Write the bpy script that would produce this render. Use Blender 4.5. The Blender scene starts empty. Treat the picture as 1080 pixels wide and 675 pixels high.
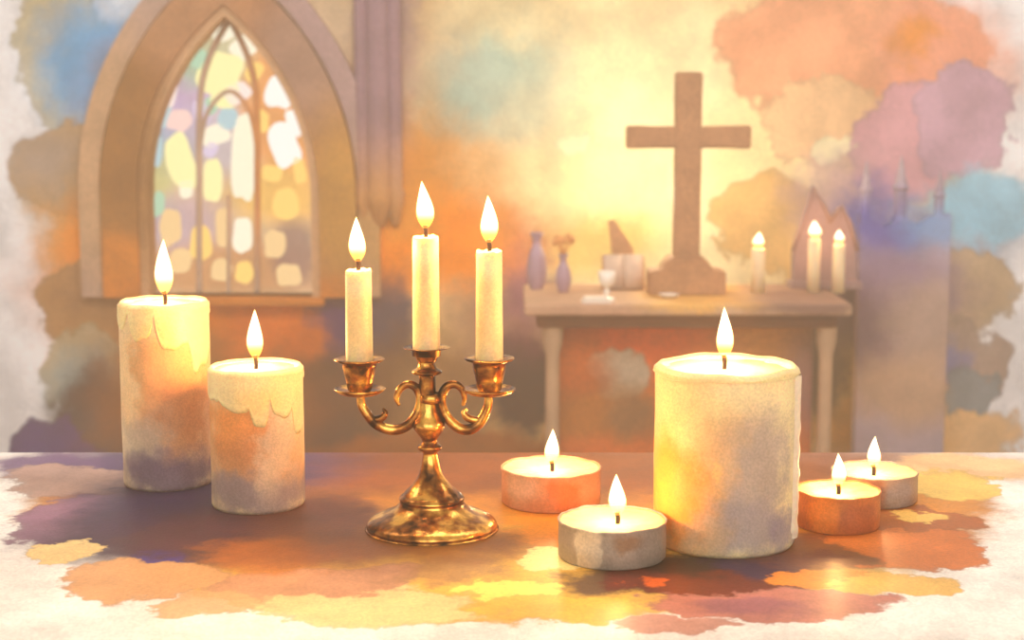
import bpy, bmesh, math, random
from mathutils import Vector, noise
random.seed(7)
S = bpy.context.scene
COL = S.collection
PI = math.pi

# ------------------------------------------------------------------ camera
FPX, CW, CH = 1700.0, 1080.0, 675.0
CAMZ, TABZ = 1.42, 1.05
PITCH = math.atan((337.5 - 100.0) / FPX)
cp, sp = math.cos(PITCH), math.sin(PITCH)
cam_d = bpy.data.cameras.new('camera'); cam = bpy.data.objects.new('camera', cam_d); COL.objects.link(cam)
cam.location = (0, 0, CAMZ); cam.rotation_euler = (PI / 2 - PITCH, 0, 0)
cam_d.sensor_width = 36.0; cam_d.lens = FPX / CW * 36.0
cam_d.clip_start = 0.02
cam_d.dof.use_dof = True; cam_d.dof.focus_distance = 1.40; cam_d.dof.aperture_fstop = 8.5
S.camera = cam

def ray(u, v):
    x = (u - 540.0) / FPX; y = (337.5 - v) / FPX
    return Vector((x, cp + y * sp, -sp + y * cp))
def P(u, v, yd):                     # point of the vertical plane y = yd
    d = ray(u, v); k = yd / d.y
    return Vector((d.x * k, yd, CAMZ + d.z * k))
def T(u, v):                         # point of the table top
    d = ray(u, v); k = (TABZ - CAMZ) / d.z
    return Vector((d.x * k, d.y * k, TABZ))
def pxm(yd, v=337.5):                # metres per pixel at a depth
    return P(541, v, yd).x - P(540, v, yd).x

# ------------------------------------------------------------------ materials
def rich(c, k=1.22, s=1.6):
    """a denser mix of the same pigment"""
    m = sum(c[:3]) / 3.0
    if c[2] > c[0] - 14: s *= 1.5
    og = 1.0
    if c[0] - c[2] > 80: og = 1.10
    q = max(.2, (255 - (255 - m) * k) / max(m, 1))
    return tuple(max(0, min(255, (m + (x - m) * s) * q * g)) for x, g in zip(c[:3], (1.0, 1.02 * og, .97 if og == 1.0 else .80)))
def lin(c):
    out = []
    for x in c[:3]:
        x = x / 255.0
        out.append(x / 12.92 if x <= 0.04045 else ((x + 0.055) / 1.055) ** 2.4)
    return (out[0], out[1], out[2], 1.0)

class NT:
    def __init__(s, name):
        s.m = bpy.data.materials.new(name); s.m.use_nodes = True
        s.t = s.m.node_tree; s.t.nodes.clear()
        s.out = s.t.nodes.new('ShaderNodeOutputMaterial')
    def n(s, typ, **k):
        nd = s.t.nodes.new(typ)
        for a, b in k.items(): setattr(nd, a, b)
        return nd
    def l(s, a, b): s.t.links.new(a, b)

def vmath(N, op, a, b=None, c=None):
    n = N.n('ShaderNodeVectorMath', operation=op)
    for i, x in enumerate((a, b, c)):
        if x is None: continue
        if hasattr(x, 'is_output'): N.l(x, n.inputs[i])
        else: n.inputs[i].default_value = x
    return n
def mixc(N, fac, a, b, mode='MIX'):
    n = N.n('ShaderNodeMix', data_type='RGBA', blend_type=mode)
    for i, x in ((0, fac), (6, a), (7, b)):
        if hasattr(x, 'is_output'): N.l(x, n.inputs[i])
        else: n.inputs[i].default_value = x
    return n.outputs[2]
def maprange(N, v, a, b, c, d, smooth=True):
    n = N.n('ShaderNodeMapRange'); n.interpolation_type = 'SMOOTHSTEP' if smooth else 'LINEAR'
    N.l(v, n.inputs[0])
    for i, x in enumerate((a, b, c, d)): n.inputs[i + 1].default_value = x
    return n.outputs[0]

def wash_colour(N, base, blobs, dist=(3.0, 0.2), fine=(14.0, 0.03), cloud=(4.0, 0.10), grain=(220.0, 0.05), dense=True):
    """base colour plus ragged pigment washes; blobs: (centre vec, inverse radii vec, colour, opacity, softness)"""
    tc = N.n('ShaderNodeTexCoord'); p = tc.outputs['Object']
    n1 = N.n('ShaderNodeTexNoise'); n1.inputs['Scale'].default_value = dist[0]; n1.inputs['Detail'].default_value = 3.0
    N.l(p, n1.inputs['Vector'])
    d1 = vmath(N, 'SUBTRACT', n1.outputs['Color'], (.5, .5, .5)).outputs[0]
    q = vmath(N, 'MULTIPLY_ADD', d1, (dist[1] * 2,) * 3, p).outputs[0]
    n2 = N.n('ShaderNodeTexNoise'); n2.inputs['Scale'].default_value = fine[0]; n2.inputs['Detail'].default_value = 6.0
    n2.inputs['Roughness'].default_value = 0.62
    N.l(p, n2.inputs['Vector'])
    d2 = vmath(N, 'SUBTRACT', n2.outputs['Color'], (.5, .5, .5)).outputs[0]
    q = vmath(N, 'MULTIPLY_ADD', d2, (fine[1] * 2,) * 3, q).outputs[0]
    col = lin(base)
    for (c, inv, rgb, op, soft) in blobs:
        if dense: rgb = rich(rgb)
        v = vmath(N, 'MULTIPLY_ADD', q, tuple(inv), tuple(-c[i] * inv[i] for i in range(3))).outputs[0]
        L = N.n('ShaderNodeVectorMath', operation='LENGTH'); N.l(v, L.inputs[0]); ln = L.outputs['Value']
        if soft < 0.2:      # wet edge: pigment gathers at the rim of the wash
            dark = tuple(x * 0.86 for x in rgb)
            f = maprange(N, ln, 1 - 0.05, 1 + 0.05, op, 0.0)
            col = mixc(N, f, col, lin(dark))
            f = maprange(N, ln, 0.86, 1.0, op, 0.0)
            col = mixc(N, f, col, lin(rgb))
        else:
            f = maprange(N, ln, max(0.0, 1 - soft), 1 + soft, op, 0.0)
            col = mixc(N, f, col, lin(rgb))
    n3 = N.n('ShaderNodeTexNoise'); n3.inputs['Scale'].default_value = cloud[0]; n3.inputs['Detail'].default_value = 5.0
    n3.inputs['Roughness'].default_value = 0.6
    N.l(p, n3.inputs['Vector'])
    f = maprange(N, n3.outputs['Fac'], 0.3, 0.7, 1 - cloud[1], 1 + cloud[1])
    cc = N.n('ShaderNodeCombineColor')
    for i in range(3): N.l(f, cc.inputs[i])
    col = mixc(N, 1.0, col, cc.outputs[0], 'MULTIPLY')
    n4 = N.n('ShaderNodeTexNoise'); n4.inputs['Scale'].default_value = grain[0]; n4.inputs['Detail'].default_value = 2.0
    N.l(p, n4.inputs['Vector'])
    f = maprange(N, n4.outputs['Fac'], 0.3, 0.7, 1 - grain[1], 1 + grain[1])
    cc = N.n('ShaderNodeCombineColor')
    for i in range(3): N.l(f, cc.inputs[i])
    col = mixc(N, 1.0, col, cc.outputs[0], 'MULTIPLY')
    return col, n4.outputs['Fac']

def wash_mat(name, base, blobs=(), rough=0.85, metal=0.0, sss=0.0, sss_r=0.02, coat=0.0, bump=0.3, bdist=0.002, spec=0.5, **k):
    N = NT(name)
    col, g = wash_colour(N, base, blobs, **k)
    b = N.n('ShaderNodeBsdfPrincipled')
    if hasattr(col, 'is_output'): N.l(col, b.inputs['Base Color'])
    b.inputs['Roughness'].default_value = rough; b.inputs['Metallic'].default_value = metal
    b.inputs['Specular IOR Level'].default_value = spec
    b.inputs['Coat Weight'].default_value = coat; b.inputs['Coat Roughness'].default_value = 0.3
    if sss:
        b.inputs['Subsurface Weight'].default_value = sss
        b.inputs['Subsurface Radius'].default_value = (1.0, 0.5, 0.2); b.inputs['Subsurface Scale'].default_value = sss_r
    bp = N.n('ShaderNodeBump'); bp.inputs['Strength'].default_value = bump; bp.inputs['Distance'].default_value = bdist
    N.l(g, bp.inputs['Height']); N.l(bp.outputs[0], b.inputs['Normal'])
    N.l(b.outputs[0], N.out.inputs[0])
    return N.m

def emit_mat(name, colour, strength):
    N = NT(name); e = N.n('ShaderNodeEmission'); e.inputs[0].default_value = lin(colour); e.inputs[1].default_value = strength
    N.l(e.outputs[0], N.out.inputs[0]); return N.m

def flame_mat(h):
    """luminous, see-through: orange at the foot, white-yellow core, z runs 0..h"""
    N = NT('flame_light')
    tc = N.n('ShaderNodeTexCoord'); sx = N.n('ShaderNodeSeparateXYZ'); N.l(tc.outputs['Object'], sx.inputs[0])
    f = maprange(N, sx.outputs[2], 0.0, h, 0.0, 1.0, False)
    r = N.n('ShaderNodeValToRGB'); N.l(f, r.inputs[0])
    e = r.color_ramp.elements
    e[0].position = 0.0; e[0].color = lin((226, 96, 16))
    e[1].position = 0.20; e[1].color = lin((255, 176, 70))
    x = e.new(0.42); x.color = lin((255, 246, 205))
    x = e.new(0.8); x.color = lin((255, 250, 225))
    x = e.new(1.0); x.color = lin((255, 222, 130))
    em = N.n('ShaderNodeEmission'); em.inputs[1].default_value = 2.2
    lw = N.n('ShaderNodeLayerWeight'); lw.inputs[0].default_value = 0.35
    tr = N.n('ShaderNodeBsdfTransparent')
    N.l(mixc(N, maprange(N, lw.outputs['Facing'], 0.25, .8, 0, .95), r.outputs[0], lin((255, 186, 60))), em.inputs[0])
    N.l(maprange(N, lw.outputs['Facing'], 0.25, 1.0, 1.45, 0.35), em.inputs[1])
    mx = N.n('ShaderNodeAddShader'); N.l(em.outputs[0], mx.inputs[0]); N.l(tr.outputs[0], mx.inputs[1])
    N.l(mx.outputs[0], N.out.inputs[0])
    return N.m

# ------------------------------------------------------------------ mesh helpers
def obj(name, bm, mat, parent=None, smooth=True, loc=None):
    me = bpy.data.meshes.new(name); bmesh.ops.recalc_face_normals(bm, faces=bm.faces[:]); bm.to_mesh(me); bm.free()
    if smooth:
        for p in me.polygons: p.use_smooth = True
    for m in (mat if isinstance(mat, (list, tuple)) else [mat]): me.materials.append(m)
    o = bpy.data.objects.new(name, me); COL.objects.link(o)
    if parent: o.parent = parent
    if loc is not None: o.location = loc
    return o
def tag(o, label=None, cat=None, group=None, kind=None):
    if label: o['label'] = label
    if cat: o['category'] = cat
    if group: o['group'] = group
    if kind: o['kind'] = kind
    return o
def thing(name, loc, label, cat, group=None, rz=0.0):
    o = bpy.data.objects.new(name, None); COL.objects.link(o); o.location = loc; o.rotation_euler.z = rz
    o.empty_display_size = 0.02
    return tag(o, label, cat, group)
def lathe(prof, seg=64, fn=None, bm=None, off=(0, 0, 0), close=False):
    """prof: list of (r,z); fn(angle, r, z, i) -> (r, z) lets the surface wobble"""
    bm = bm or bmesh.new(); rings = []
    for i, (r, z) in enumerate(prof):
        if r < 1e-6:
            rr, zz = (fn(0, r, z, i) if fn else (r, z))
            rings.append([bm.verts.new((off[0], off[1], off[2] + zz))]); continue
        ring = []
        for k in range(seg):
            a = 2 * PI * k / seg
            rr, zz = fn(a, r, z, i) if fn else (r, z)
            ring.append(bm.verts.new((off[0] + rr * math.cos(a), off[1] + rr * math.sin(a), off[2] + zz)))
        rings.append(ring)
    pairs = list(zip(rings[:-1], rings[1:]))
    if close: pairs.append((rings[-1], rings[0]))
    for A, B in pairs:
        for k in range(seg):
            j = (k + 1) % seg
            if len(A) == 1 and len(B) == 1: continue
            if len(A) == 1: bm.faces.new((A[0], B[k], B[j]))
            elif len(B) == 1: bm.faces.new((A[k], B[0], A[j]))
            else: bm.faces.new((A[k], B[k], B[j], A[j]))
    return bm
def tube(pts, rad, seg=16, bm=None):
    bm = bm or bmesh.new(); pts = [Vector(p) for p in pts]; n = len(pts); rings = []
    if not isinstance(rad, (list, tuple)): rad = [rad] * n
    nrm = None
    for i in range(n):
        t = (pts[min(i + 1, n - 1)] - pts[max(i - 1, 0)]).normalized()
        if nrm is None:
            nrm = t.orthogonal().normalized()
        else:
            nrm = (nrm - t * nrm.dot(t)).normalized()
        b = t.cross(nrm)
        rings.append([bm.verts.new(pts[i] + (nrm * math.cos(2 * PI * k / seg) + b * math.sin(2 * PI * k / seg)) * rad[i]) for k in range(seg)])
    for A, B in zip(rings[:-1], rings[1:]):
        for k in range(seg):
            j = (k + 1) % seg; bm.faces.new((A[k], B[k], B[j], A[j]))
    bm.faces.new(rings[0][::-1]); bm.faces.new(rings[-1])
    return bm
def spline(ctrl, n=12):
    """Catmull-Rom through ctrl (any tuple length)"""
    out = []; c = [ctrl[0]] + list(ctrl) + [ctrl[-1]]
    for i in range(1, len(c) - 2):
        for k in range(n):
            t = k / n
            out.append(tuple(0.5 * ((2 * b) + (-a + d) * t + (2 * a - 5 * b + 4 * d - e) * t * t + (-a + 3 * b - 3 * d + e) * t ** 3)
                             for a, b, d, e in zip(c[i - 1], c[i], c[i + 1], c[i + 2])))
    out.append(tuple(ctrl[-1])); return out
def box(x0, x1, y0, y1, z0, z1, bev=0.0, bm=None, seg=2):
    b2 = bmesh.new()
    bmesh.ops.create_cube(b2, size=1.0)
    for v in b2.verts:
        v.co = Vector(((x0 + x1) / 2 + v.co.x * (x1 - x0), (y0 + y1) / 2 + v.co.y * (y1 - y0), (z0 + z1) / 2 + v.co.z * (z1 - z0)))
    if bev: bmesh.ops.bevel(b2, geom=b2.edges[:], offset=bev, segments=seg, affect='EDGES', profile=0.6)
    if bm is None: return b2
    me = bpy.data.meshes.new('t'); b2.to_mesh(me); b2.free(); bm.from_mesh(me); bpy.data.meshes.remove(me); return bm
def prism(poly, y0, y1, bev=0.0, bm=None):
    """poly in (x,z), extruded along y"""
    b2 = bmesh.new()
    A = [b2.verts.new((x, y0, z)) for x, z in poly]; B = [b2.verts.new((x, y1, z)) for x, z in poly]
    fa = b2.faces.new(A); fb = b2.faces.new(B[::-1]); n = len(poly)
    for i in range(n): b2.faces.new((A[i], B[i], B[(i + 1) % n], A[(i + 1) % n]))
    bmesh.ops.recalc_face_normals(b2, faces=b2.faces[:])
    if bev: bmesh.ops.bevel(b2, geom=[e for e in b2.edges if e.calc_face_angle(0) > 0.5], offset=bev, segments=2, affect='EDGES')
    if bm is None: return b2
    me = bpy.data.meshes.new('t'); b2.to_mesh(me); b2.free(); bm.from_mesh(me); bpy.data.meshes.remove(me); return bm
def nz(x, y=0.0, z=0.0): return noise.noise(Vector((x, y, z)))

# ------------------------------------------------------------------ the room
YW = 4.60          # painted end wall of the chapel
MW = pxm(YW)
def wb(cx, cy, rx, ry, rgb, op=0.85, soft=0.5, yd=YW):
    c = P(cx, cy, yd); m = pxm(yd)
    return (Vector((c.x, 0, c.z)), Vector((1 / (rx * m), 0, 1 / (ry * m))), rgb, op, soft)

WALL_WASH = [
    # broad ground tones
    wb(542, 250, 505, 330, (222, 190, 152), .95, .10),
    wb(75, 60, 52, 80, (216, 198, 165), .8, .12),
    wb(112, 72, 70, 70, (128, 168, 194), .95, .5),
    wb(150, 115, 55, 60, (178, 160, 168), .7, .7),
    wb(72, 175, 56, 48, (196, 168, 142), .8, .12),
    wb(50, 165, 30, 26, (165, 160, 162), .5, .7),
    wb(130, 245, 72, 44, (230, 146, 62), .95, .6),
    wb(230, 300, 170, 75, (238, 138, 38), .97, .6),  # with the orange above: candle glow painted on the wall as a swath
    wb(88, 320, 58, 50, (190, 150, 115), .85, .12),
    wb(105, 300, 40, 30, (160, 128, 110), .5, .7),
    wb(80, 390, 48, 42, (196, 178, 155), .8, .12),
    wb(75, 400, 36, 30, (162, 172, 175), .7, .5),
    wb(105, 440, 52, 60, (88, 84, 94), .97, .35),
    wb(62, 480, 52, 42, (112, 98, 136), .95, .12),
    # upper middle
    wb(340, 30, 75, 60, (205, 185, 168), .8, .6),
    wb(408, 70, 34, 150, (168, 142, 146), .85, .6),
    wb(365, 150, 40, 80, (184, 150, 128), .8, .6),
    wb(530, 80, 72, 72, (160, 186, 186), .95, .5),
    wb(550, 110, 40, 35, (176, 184, 182), .6, .7),
    wb(470, 40, 40, 60, (206, 184, 160), .6, .7),
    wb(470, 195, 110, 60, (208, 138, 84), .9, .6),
    wb(560, 20, 80, 30, (238, 216, 180), .7, .6),
    # bright glow round the cross, painted into the plaster as cream
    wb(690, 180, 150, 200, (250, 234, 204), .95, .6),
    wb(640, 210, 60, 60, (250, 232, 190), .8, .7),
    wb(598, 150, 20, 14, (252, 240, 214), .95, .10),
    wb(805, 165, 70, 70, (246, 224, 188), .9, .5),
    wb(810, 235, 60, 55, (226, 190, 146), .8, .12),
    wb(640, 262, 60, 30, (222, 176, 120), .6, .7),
    # upper right
    wb(900, 50, 150, 70, (236, 184, 158), .9, .12),
    wb(868, 128, 62, 44, (240, 206, 176), .85, .12),
    wb(1000, 70, 70, 75, (228, 172, 155), .8, .5),
    wb(968, 45, 26, 20, (222, 148, 100), .85, .7),
    wb(960, 150, 62, 60, (216, 176, 184), .9, .12),
    wb(1020, 130, 52, 58, (208, 178, 192), .85, .12),
    wb(880, 155, 22, 16, (250, 236, 208), .9, .10),
    wb(885, 215, 48, 55, (198, 172, 176), .8, .5),
    wb(990, 245, 85, 42, (182, 190, 202), .9, .5),
    wb(1045, 215, 50, 34, (180, 204, 216), .9, .3),
    wb(930, 235, 42, 42, (118, 120, 164), .85, .6),
    wb(1010, 300, 62, 46, (202, 180, 160), .85, .12),
    wb(940, 310, 75, 55, (150, 136, 156), .8, .5),
    wb(895, 345, 55, 60, (106, 76, 90), .9, .5),
    wb(985, 390, 80, 60, (186, 166, 158), .85, .12),
    wb(1000, 372, 24, 20, (150, 155, 186), .7, .6),
    wb(1018, 415, 34, 34, (158, 162, 166), .75, .12),
    wb(910, 420, 60, 50, (214, 166, 132), .8, .6),
    wb(860, 400, 36, 60, (100, 82, 78), .9, .5),
    wb(1000, 465, 70, 40, (236, 200, 164), .8, .12),
    wb(920, 465, 70, 32, (222, 160, 108), .8, .6),
    # middle band behind the candelabrum; its strong oranges paint in flame glow
    wb(345, 320, 60, 90, (160, 110, 78), .85, .6),
    wb(362, 330, 26, 40, (112, 92, 126), .9, .5),
    wb(408, 330, 40, 66, (84, 84, 106), .95, .4),
    wb(350, 430, 70, 70, (70, 66, 82), .97, .35),
    wb(445, 415, 80, 60, (150, 98, 64), .85, .5),
    wb(500, 330, 30, 60, (168, 132, 116), .7, .6),
    wb(552, 290, 26, 50, (158, 128, 154), .8, .6),
    wb(548, 400, 44, 56, (76, 54, 78), .97, .3),
    wb(500, 478, 190, 26, (180, 106, 54), .92, .4),
    wb(450, 255, 120, 44, (240, 144, 44), .97, .6),  # wide orange swath, taper glow put into the wall colour
    wb(400, 225, 60, 30, (206, 146, 96), .7, .7),
    wb(220, 420, 120, 80, (176, 108, 60), .9, .5),
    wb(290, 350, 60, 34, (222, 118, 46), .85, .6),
    wb(560, 330, 50, 40, (150, 100, 110), .7, .6),
    wb(362, 345, 24, 34, (96, 76, 120), .9, .5),
]
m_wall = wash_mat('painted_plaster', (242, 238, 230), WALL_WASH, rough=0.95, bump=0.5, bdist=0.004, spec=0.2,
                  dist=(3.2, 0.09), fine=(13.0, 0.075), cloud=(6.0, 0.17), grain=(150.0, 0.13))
m_plain = wash_mat('cream_plaster', (226, 219, 208), rough=0.95, spec=0.2, cloud=(2.0, .08))
m_floorm = wash_mat('stone_flags', (178, 140, 112), rough=0.7, cloud=(3.0, .15))

# pointed arch outline of the window, metres on the end wall
WCX, WSPR, WTOP, WSILL, WHALF = 243, 205, 16, 312, 90
def arch(off, n=18, sill=0.0):
    c = P(WCX, WSPR, YW); m = MW
    w = WHALF * m; h = (WSPR - WTOP) * m; R = (w * w + h * h) / (2 * w); Ro = R + off * m
    zb = P(WCX, WSILL, YW).z - sill * m
    cx = R - w                                   # arc centres stand at +-cx
    a1 = math.acos(min(1, cx / Ro))
    pts = [(c.x - (Ro - cx), zb)]
    for k in range(n + 1):                       # left side, centre at +cx
        a = PI - a1 * k / n
        pts.append((c.x + cx + Ro * math.cos(a), c.z + Ro * math.sin(a)))
    for k in range(1, n + 1):
        a = a1 * (1 - k / n)
        pts.append((c.x - cx + Ro * math.cos(a), c.z + Ro * math.sin(a)))
    pts.append((c.x + (Ro - cx), zb))
    return pts

# end wall with the arched opening cut out
bm = bmesh.new()
rect = [(-3.0, 0.0), (3.0, 0.0), (3.0, 3.4), (-3.0, 3.4)]
def loop(pts):
    vs = [bm.verts.new((x, YW, z)) for x, z in pts]
    return [bm.edges.new((vs[i], vs[(i + 1) % len(vs)])) for i in range(len(vs))]
E = loop(rect) + loop(arch(0))
bmesh.ops.triangle_fill(bm, use_beauty=True, use_dissolve=False, edges=E)
ex = bmesh.ops.extrude_face_region(bm, geom=bm.faces[:])
for v in ex['geom']:
    if isinstance(v, bmesh.types.BMVert): v.co.y += 0.16
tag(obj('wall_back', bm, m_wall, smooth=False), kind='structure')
for nm, b in (('floor', box(-3.0, 3.0, -2.6, YW + .16, -0.1, 0.0)), ('ceiling', box(-3.0, 3.0, -2.6, YW + .16, 3.4, 3.5)),
              ('wall_left', box(-3.1, -3.0, -2.6, YW + .16, 0, 3.4)), ('wall_right', box(3.0, 3.1, -2.6, YW + .16, 0, 3.4)),
              ('wall_front', box(-3.0, 3.0, -2.7, -2.6, 0, 3.4))):
    tag(obj(nm, b, m_floorm if nm == 'floor' else m_plain, smooth=False), kind='structure')

# ------------------------------------------------------------------ stained-glass window
def ribbon(inner, outer, y0, y1, bm=None):
    bm = bm or bmesh.new(); n = len(inner)
    V = [[bm.verts.new((x, y, z)) for x, z in poly] for poly, y in ((inner, y0), (outer, y0), (outer, y1), (inner, y1))]
    for i in range(n - 1):
        for a, b in ((0, 1), (1, 2), (2, 3), (3, 0)):
            bm.faces.new((V[a][i], V[a][i + 1], V[b][i + 1], V[b][i]))
    for i in (0, n - 1): bm.faces.new([V[k][i] for k in range(4)])
    return bm
win = tag(bpy.data.objects.new('window_1', None), 'tall pointed arch window of pastel stained glass in end wall', None, kind='structure')
COL.objects.link(win); win.empty_display_size = .1
STONE = [wb(120, 160, 60, 140, (168, 116, 78), .85, .5), wb(200, 20, 60, 50, (190, 150, 124), .7, .5),
         wb(320, 60, 50, 70, (178, 150, 140), .8, .6), wb(360, 210, 40, 90, (196, 146, 104), .8, .6), wb(130, 285, 60, 40, (214, 136, 74), .9, .5), wb(243, 312, 130, 26, (206, 128, 70), .95, .4)]
m_stone = wash_mat('carved_stone', (168, 108, 62), STONE, rough=.9, dist=(3, .06), fine=(14, .03), cloud=(7, .14), grain=(150, .12))
m_stone2 = wash_mat('carved_stone_pale', (206, 158, 112), STONE[:1], rough=.9, dist=(3, .06), fine=(14, .03), cloud=(7, .12), grain=(150, .12))
HOOD = [wb(110, 160, 60, 140, (206, 172, 142), .8, .5), wb(340, 60, 60, 90, (176, 152, 154), .85, .5), wb(400, 240, 50, 70, (190, 142, 108), .8, .6)]
m_hood = wash_mat('hood_stone', (180, 146, 126), HOOD, rough=.9, dist=(3, .06), fine=(14, .03), cloud=(7, .14), grain=(150, .12))
obj('window_surround', ribbon(arch(4), arch(42), YW - .045, YW + .02), m_stone, win, smooth=False)
obj('inner_moulding', ribbon(arch(-5), arch(4), YW - .03, YW + .10), m_stone2, win, smooth=False)
obj('hood_moulding', ribbon(arch(44), arch(66), YW - .03, YW + .02), m_hood, win, smooth=False)
c0 = P(WCX, WSILL, YW)
obj('window_sill', box(c0.x - 100 * MW, c0.x + 100 * MW, YW - .045, YW + .1, c0.z - .025, c0.z, .008), m_stone, win, smooth=False)

# glass: a ground sheet of tinted glass and the brighter cut pieces in front of it
def clip(poly, px, pz, nx, nzv):
    out = []; n = len(poly)
    for i in range(n):
        a, b = poly[i], poly[(i + 1) % n]
        da = (a[0] - px) * nx + (a[1] - pz) * nzv; db = (b[0] - px) * nx + (b[1] - pz) * nzv
        if da <= 0: out.append(a)
        if (da < 0 < db) or (db < 0 < da):
            t = da / (da - db); out.append((a[0] + (b[0] - a[0]) * t, a[1] + (b[1] - a[1]) * t))
    return out
def glass_ground():
    N = NT('tinted_glass')
    yd = YW + .07
    g = [wb(175, 140, 30, 45, (150, 180, 195), .9, .6, yd), wb(205, 110, 30, 40, (205, 170, 200), .9, .6, yd),
         wb(210, 70, 26, 20, (160, 195, 160), .9, .6, yd), wb(168, 190, 20, 30, (205, 195, 120), .8, .6, yd),
         wb(240, 150, 40, 40, (205, 190, 195), .8, .6, yd), wb(245, 60, 40, 30, (212, 200, 150), .8, .6, yd),
         wb(300, 110, 45, 110, (236, 150, 72), .95, .4, yd), wb(170, 240, 30, 26, (176, 168, 165), .7, .6, yd),
         wb(290, 205, 50, 30, (250, 190, 92), .9, .6, yd), wb(200, 240, 40, 30, (205, 170, 190), .6, .6, yd),
         wb(245, 285, 100, 30, (205, 140, 90), .9, .5, yd), wb(310, 265, 24, 34, (140, 105, 100), .8, .4, yd)]
    col, _ = wash_colour(N, (222, 182, 138), g, dist=(5, .03), fine=(20, .02), cloud=(9, .12), grain=(190, .05), dense=False)
    e = N.n('ShaderNodeEmission'); N.l(col, e.inputs[0]); e.inputs[1].default_value = 1.0
    d = N.n('ShaderNodeBsdfGlossy'); d.inputs[1].default_value = .25
    mx = N.n('ShaderNodeMixShader'); mx.inputs[0].default_value = .04
    N.l(e.outputs[0], mx.inputs[1]); N.l(d.outputs[0], mx.inputs[2]); N.l(mx.outputs[0], N.out.inputs[0])
    return N.m
yd = YW + .07
obj('glass_sheet', prism(arch(2), yd, yd + .004), glass_ground(), win, smooth=False)
PIECES = [  # px outline centre, half sizes, tilt, tint
    (238, 32, 17, 11, -.5, 'cream'), (257, 50, 14, 13, -.7, 'cream'), (233, 78, 24, 25, .2, 'yellow'), (238, 100, 16, 16, .2, 'yellow'),
    (180, 96, 7, 18, .25, 'pink'), (189, 127, 14, 12, .3, 'rose'), (250, 98, 15, 11, -.5, 'pink'), (227, 143, 15, 12, -.4, 'cream'),
    (190, 170, 15, 32, -.25, 'yellow'), (257, 165, 14, 50, .05, 'pale'), (225, 190, 11, 24, .0, 'yellow'), (295, 97, 15, 19, .1, 'white'),
    (311, 130, 8, 16, -.35, 'white'), (300, 153, 17, 26, -.3, 'white'), (287, 183, 11, 9, .2, 'gold'), (256, 248, 11, 20, 0, 'cream'),
    (212, 118, 9, 14, -.2, 'lilac'), (240, 125, 11, 12, .3, 'blue'), (209, 62, 9, 11, .3, 'green'), (196, 200, 8, 10, .1, 'pale'),
    (212, 256, 12, 20, 0, 'gold'), (300, 215, 15, 17, .1, 'gold'), (180, 240, 12, 20, 0, 'sand'), (235, 240, 8, 22, 0, 'sand'), (290, 258, 12, 16, .2, 'sand'), (172, 122, 7, 14, .2, 'blue'), (165, 160, 6, 18, .1, 'blue'), (222, 112, 8, 10, .2, 'green'), (275, 128, 9, 13, .2, 'gold'),
    (268, 76, 9, 12, .5, 'gold'), (190, 275, 13, 14, 0, 'sand'), (234, 285, 12, 12, 0, 'sand'), (258, 287, 10, 12, 0, 'gold'), (305, 290, 14, 12, 0, 'sand'), (316, 180, 7, 14, -.1, 'gold'),
    (222, 158, 7, 9, .3, 'lilac'), (168, 215, 6, 14, .1, 'green')]
TINT = dict(cream=(253, 240, 208), yellow=(252, 240, 168), pink=(250, 226, 212), rose=(246, 206, 192), pale=(250, 240, 206), white=(253, 246, 232),
            gold=(252, 206, 112), lilac=(216, 196, 214), blue=(172, 200, 202), green=(168, 204, 170), sand=(240, 198, 138))
tn = list(TINT); tm = [emit_mat('glass_' + k, TINT[k], 1.12) for k in tn]
bm = bmesh.new()
for i, (u, v, a, b, th, tint) in enumerate(PIECES):
    sd = random.random() * 50; A = []; B = []; n = 28
    for k in range(n):
        t = 2 * PI * k / n
        sup = (abs(math.cos(t)) ** 3 + abs(math.sin(t)) ** 3) ** (-1 / 3)
        rr = sup * (0.93 + .22 * nz(math.cos(t) * 1.1 + sd, math.sin(t) * 1.1))
        x, z = a * rr * math.cos(t), -b * rr * math.sin(t)
        uu = u + x * math.cos(th) - z * math.sin(th); vv = v + x * math.sin(th) + z * math.cos(th)
        p = P(uu, vv, yd - .004)
        A.append(bm.verts.new((p.x, yd - .006, p.z))); B.append(bm.verts.new((p.x, yd + .001, p.z)))
    mi = tn.index(tint)
    bm.faces.new(A).material_index = mi; bm.faces.new(B[::-1]).material_index = mi
    for k in range(n): bm.faces.new((A[k], B[k], B[(k + 1) % n], A[(k + 1) % n])).material_index = mi
obj('glass_pieces', bm, tm, win, smooth=False)
m_mull = wash_mat('mullion_stone', (196, 164, 138), [wb(300, 150, 50, 150, (222, 142, 76), .8, .5)], rough=.9, dist=(4, .04), cloud=(8, .14))
bm = bmesh.new()
for pts, r in (([(211, 312), (211, 200), (212, 105), (222, 60), (243, 20)], 3.4), ([(272, 312), (272, 200), (271, 105), (262, 60), (243, 20)], 3.4),
               ([(242, 312), (242, 230), (242, 205)], 2.2), ([(211, 160), (220, 118), (243, 96), (264, 118), (272, 160)], 2.4)):
    pp = spline([(P(u, v, yd).x, yd - .012, P(u, v, yd).z) for u, v in pts], 8)
    tube(pp, r * MW, 8, bm)
obj('mullion', bm, m_mull, win)

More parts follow.
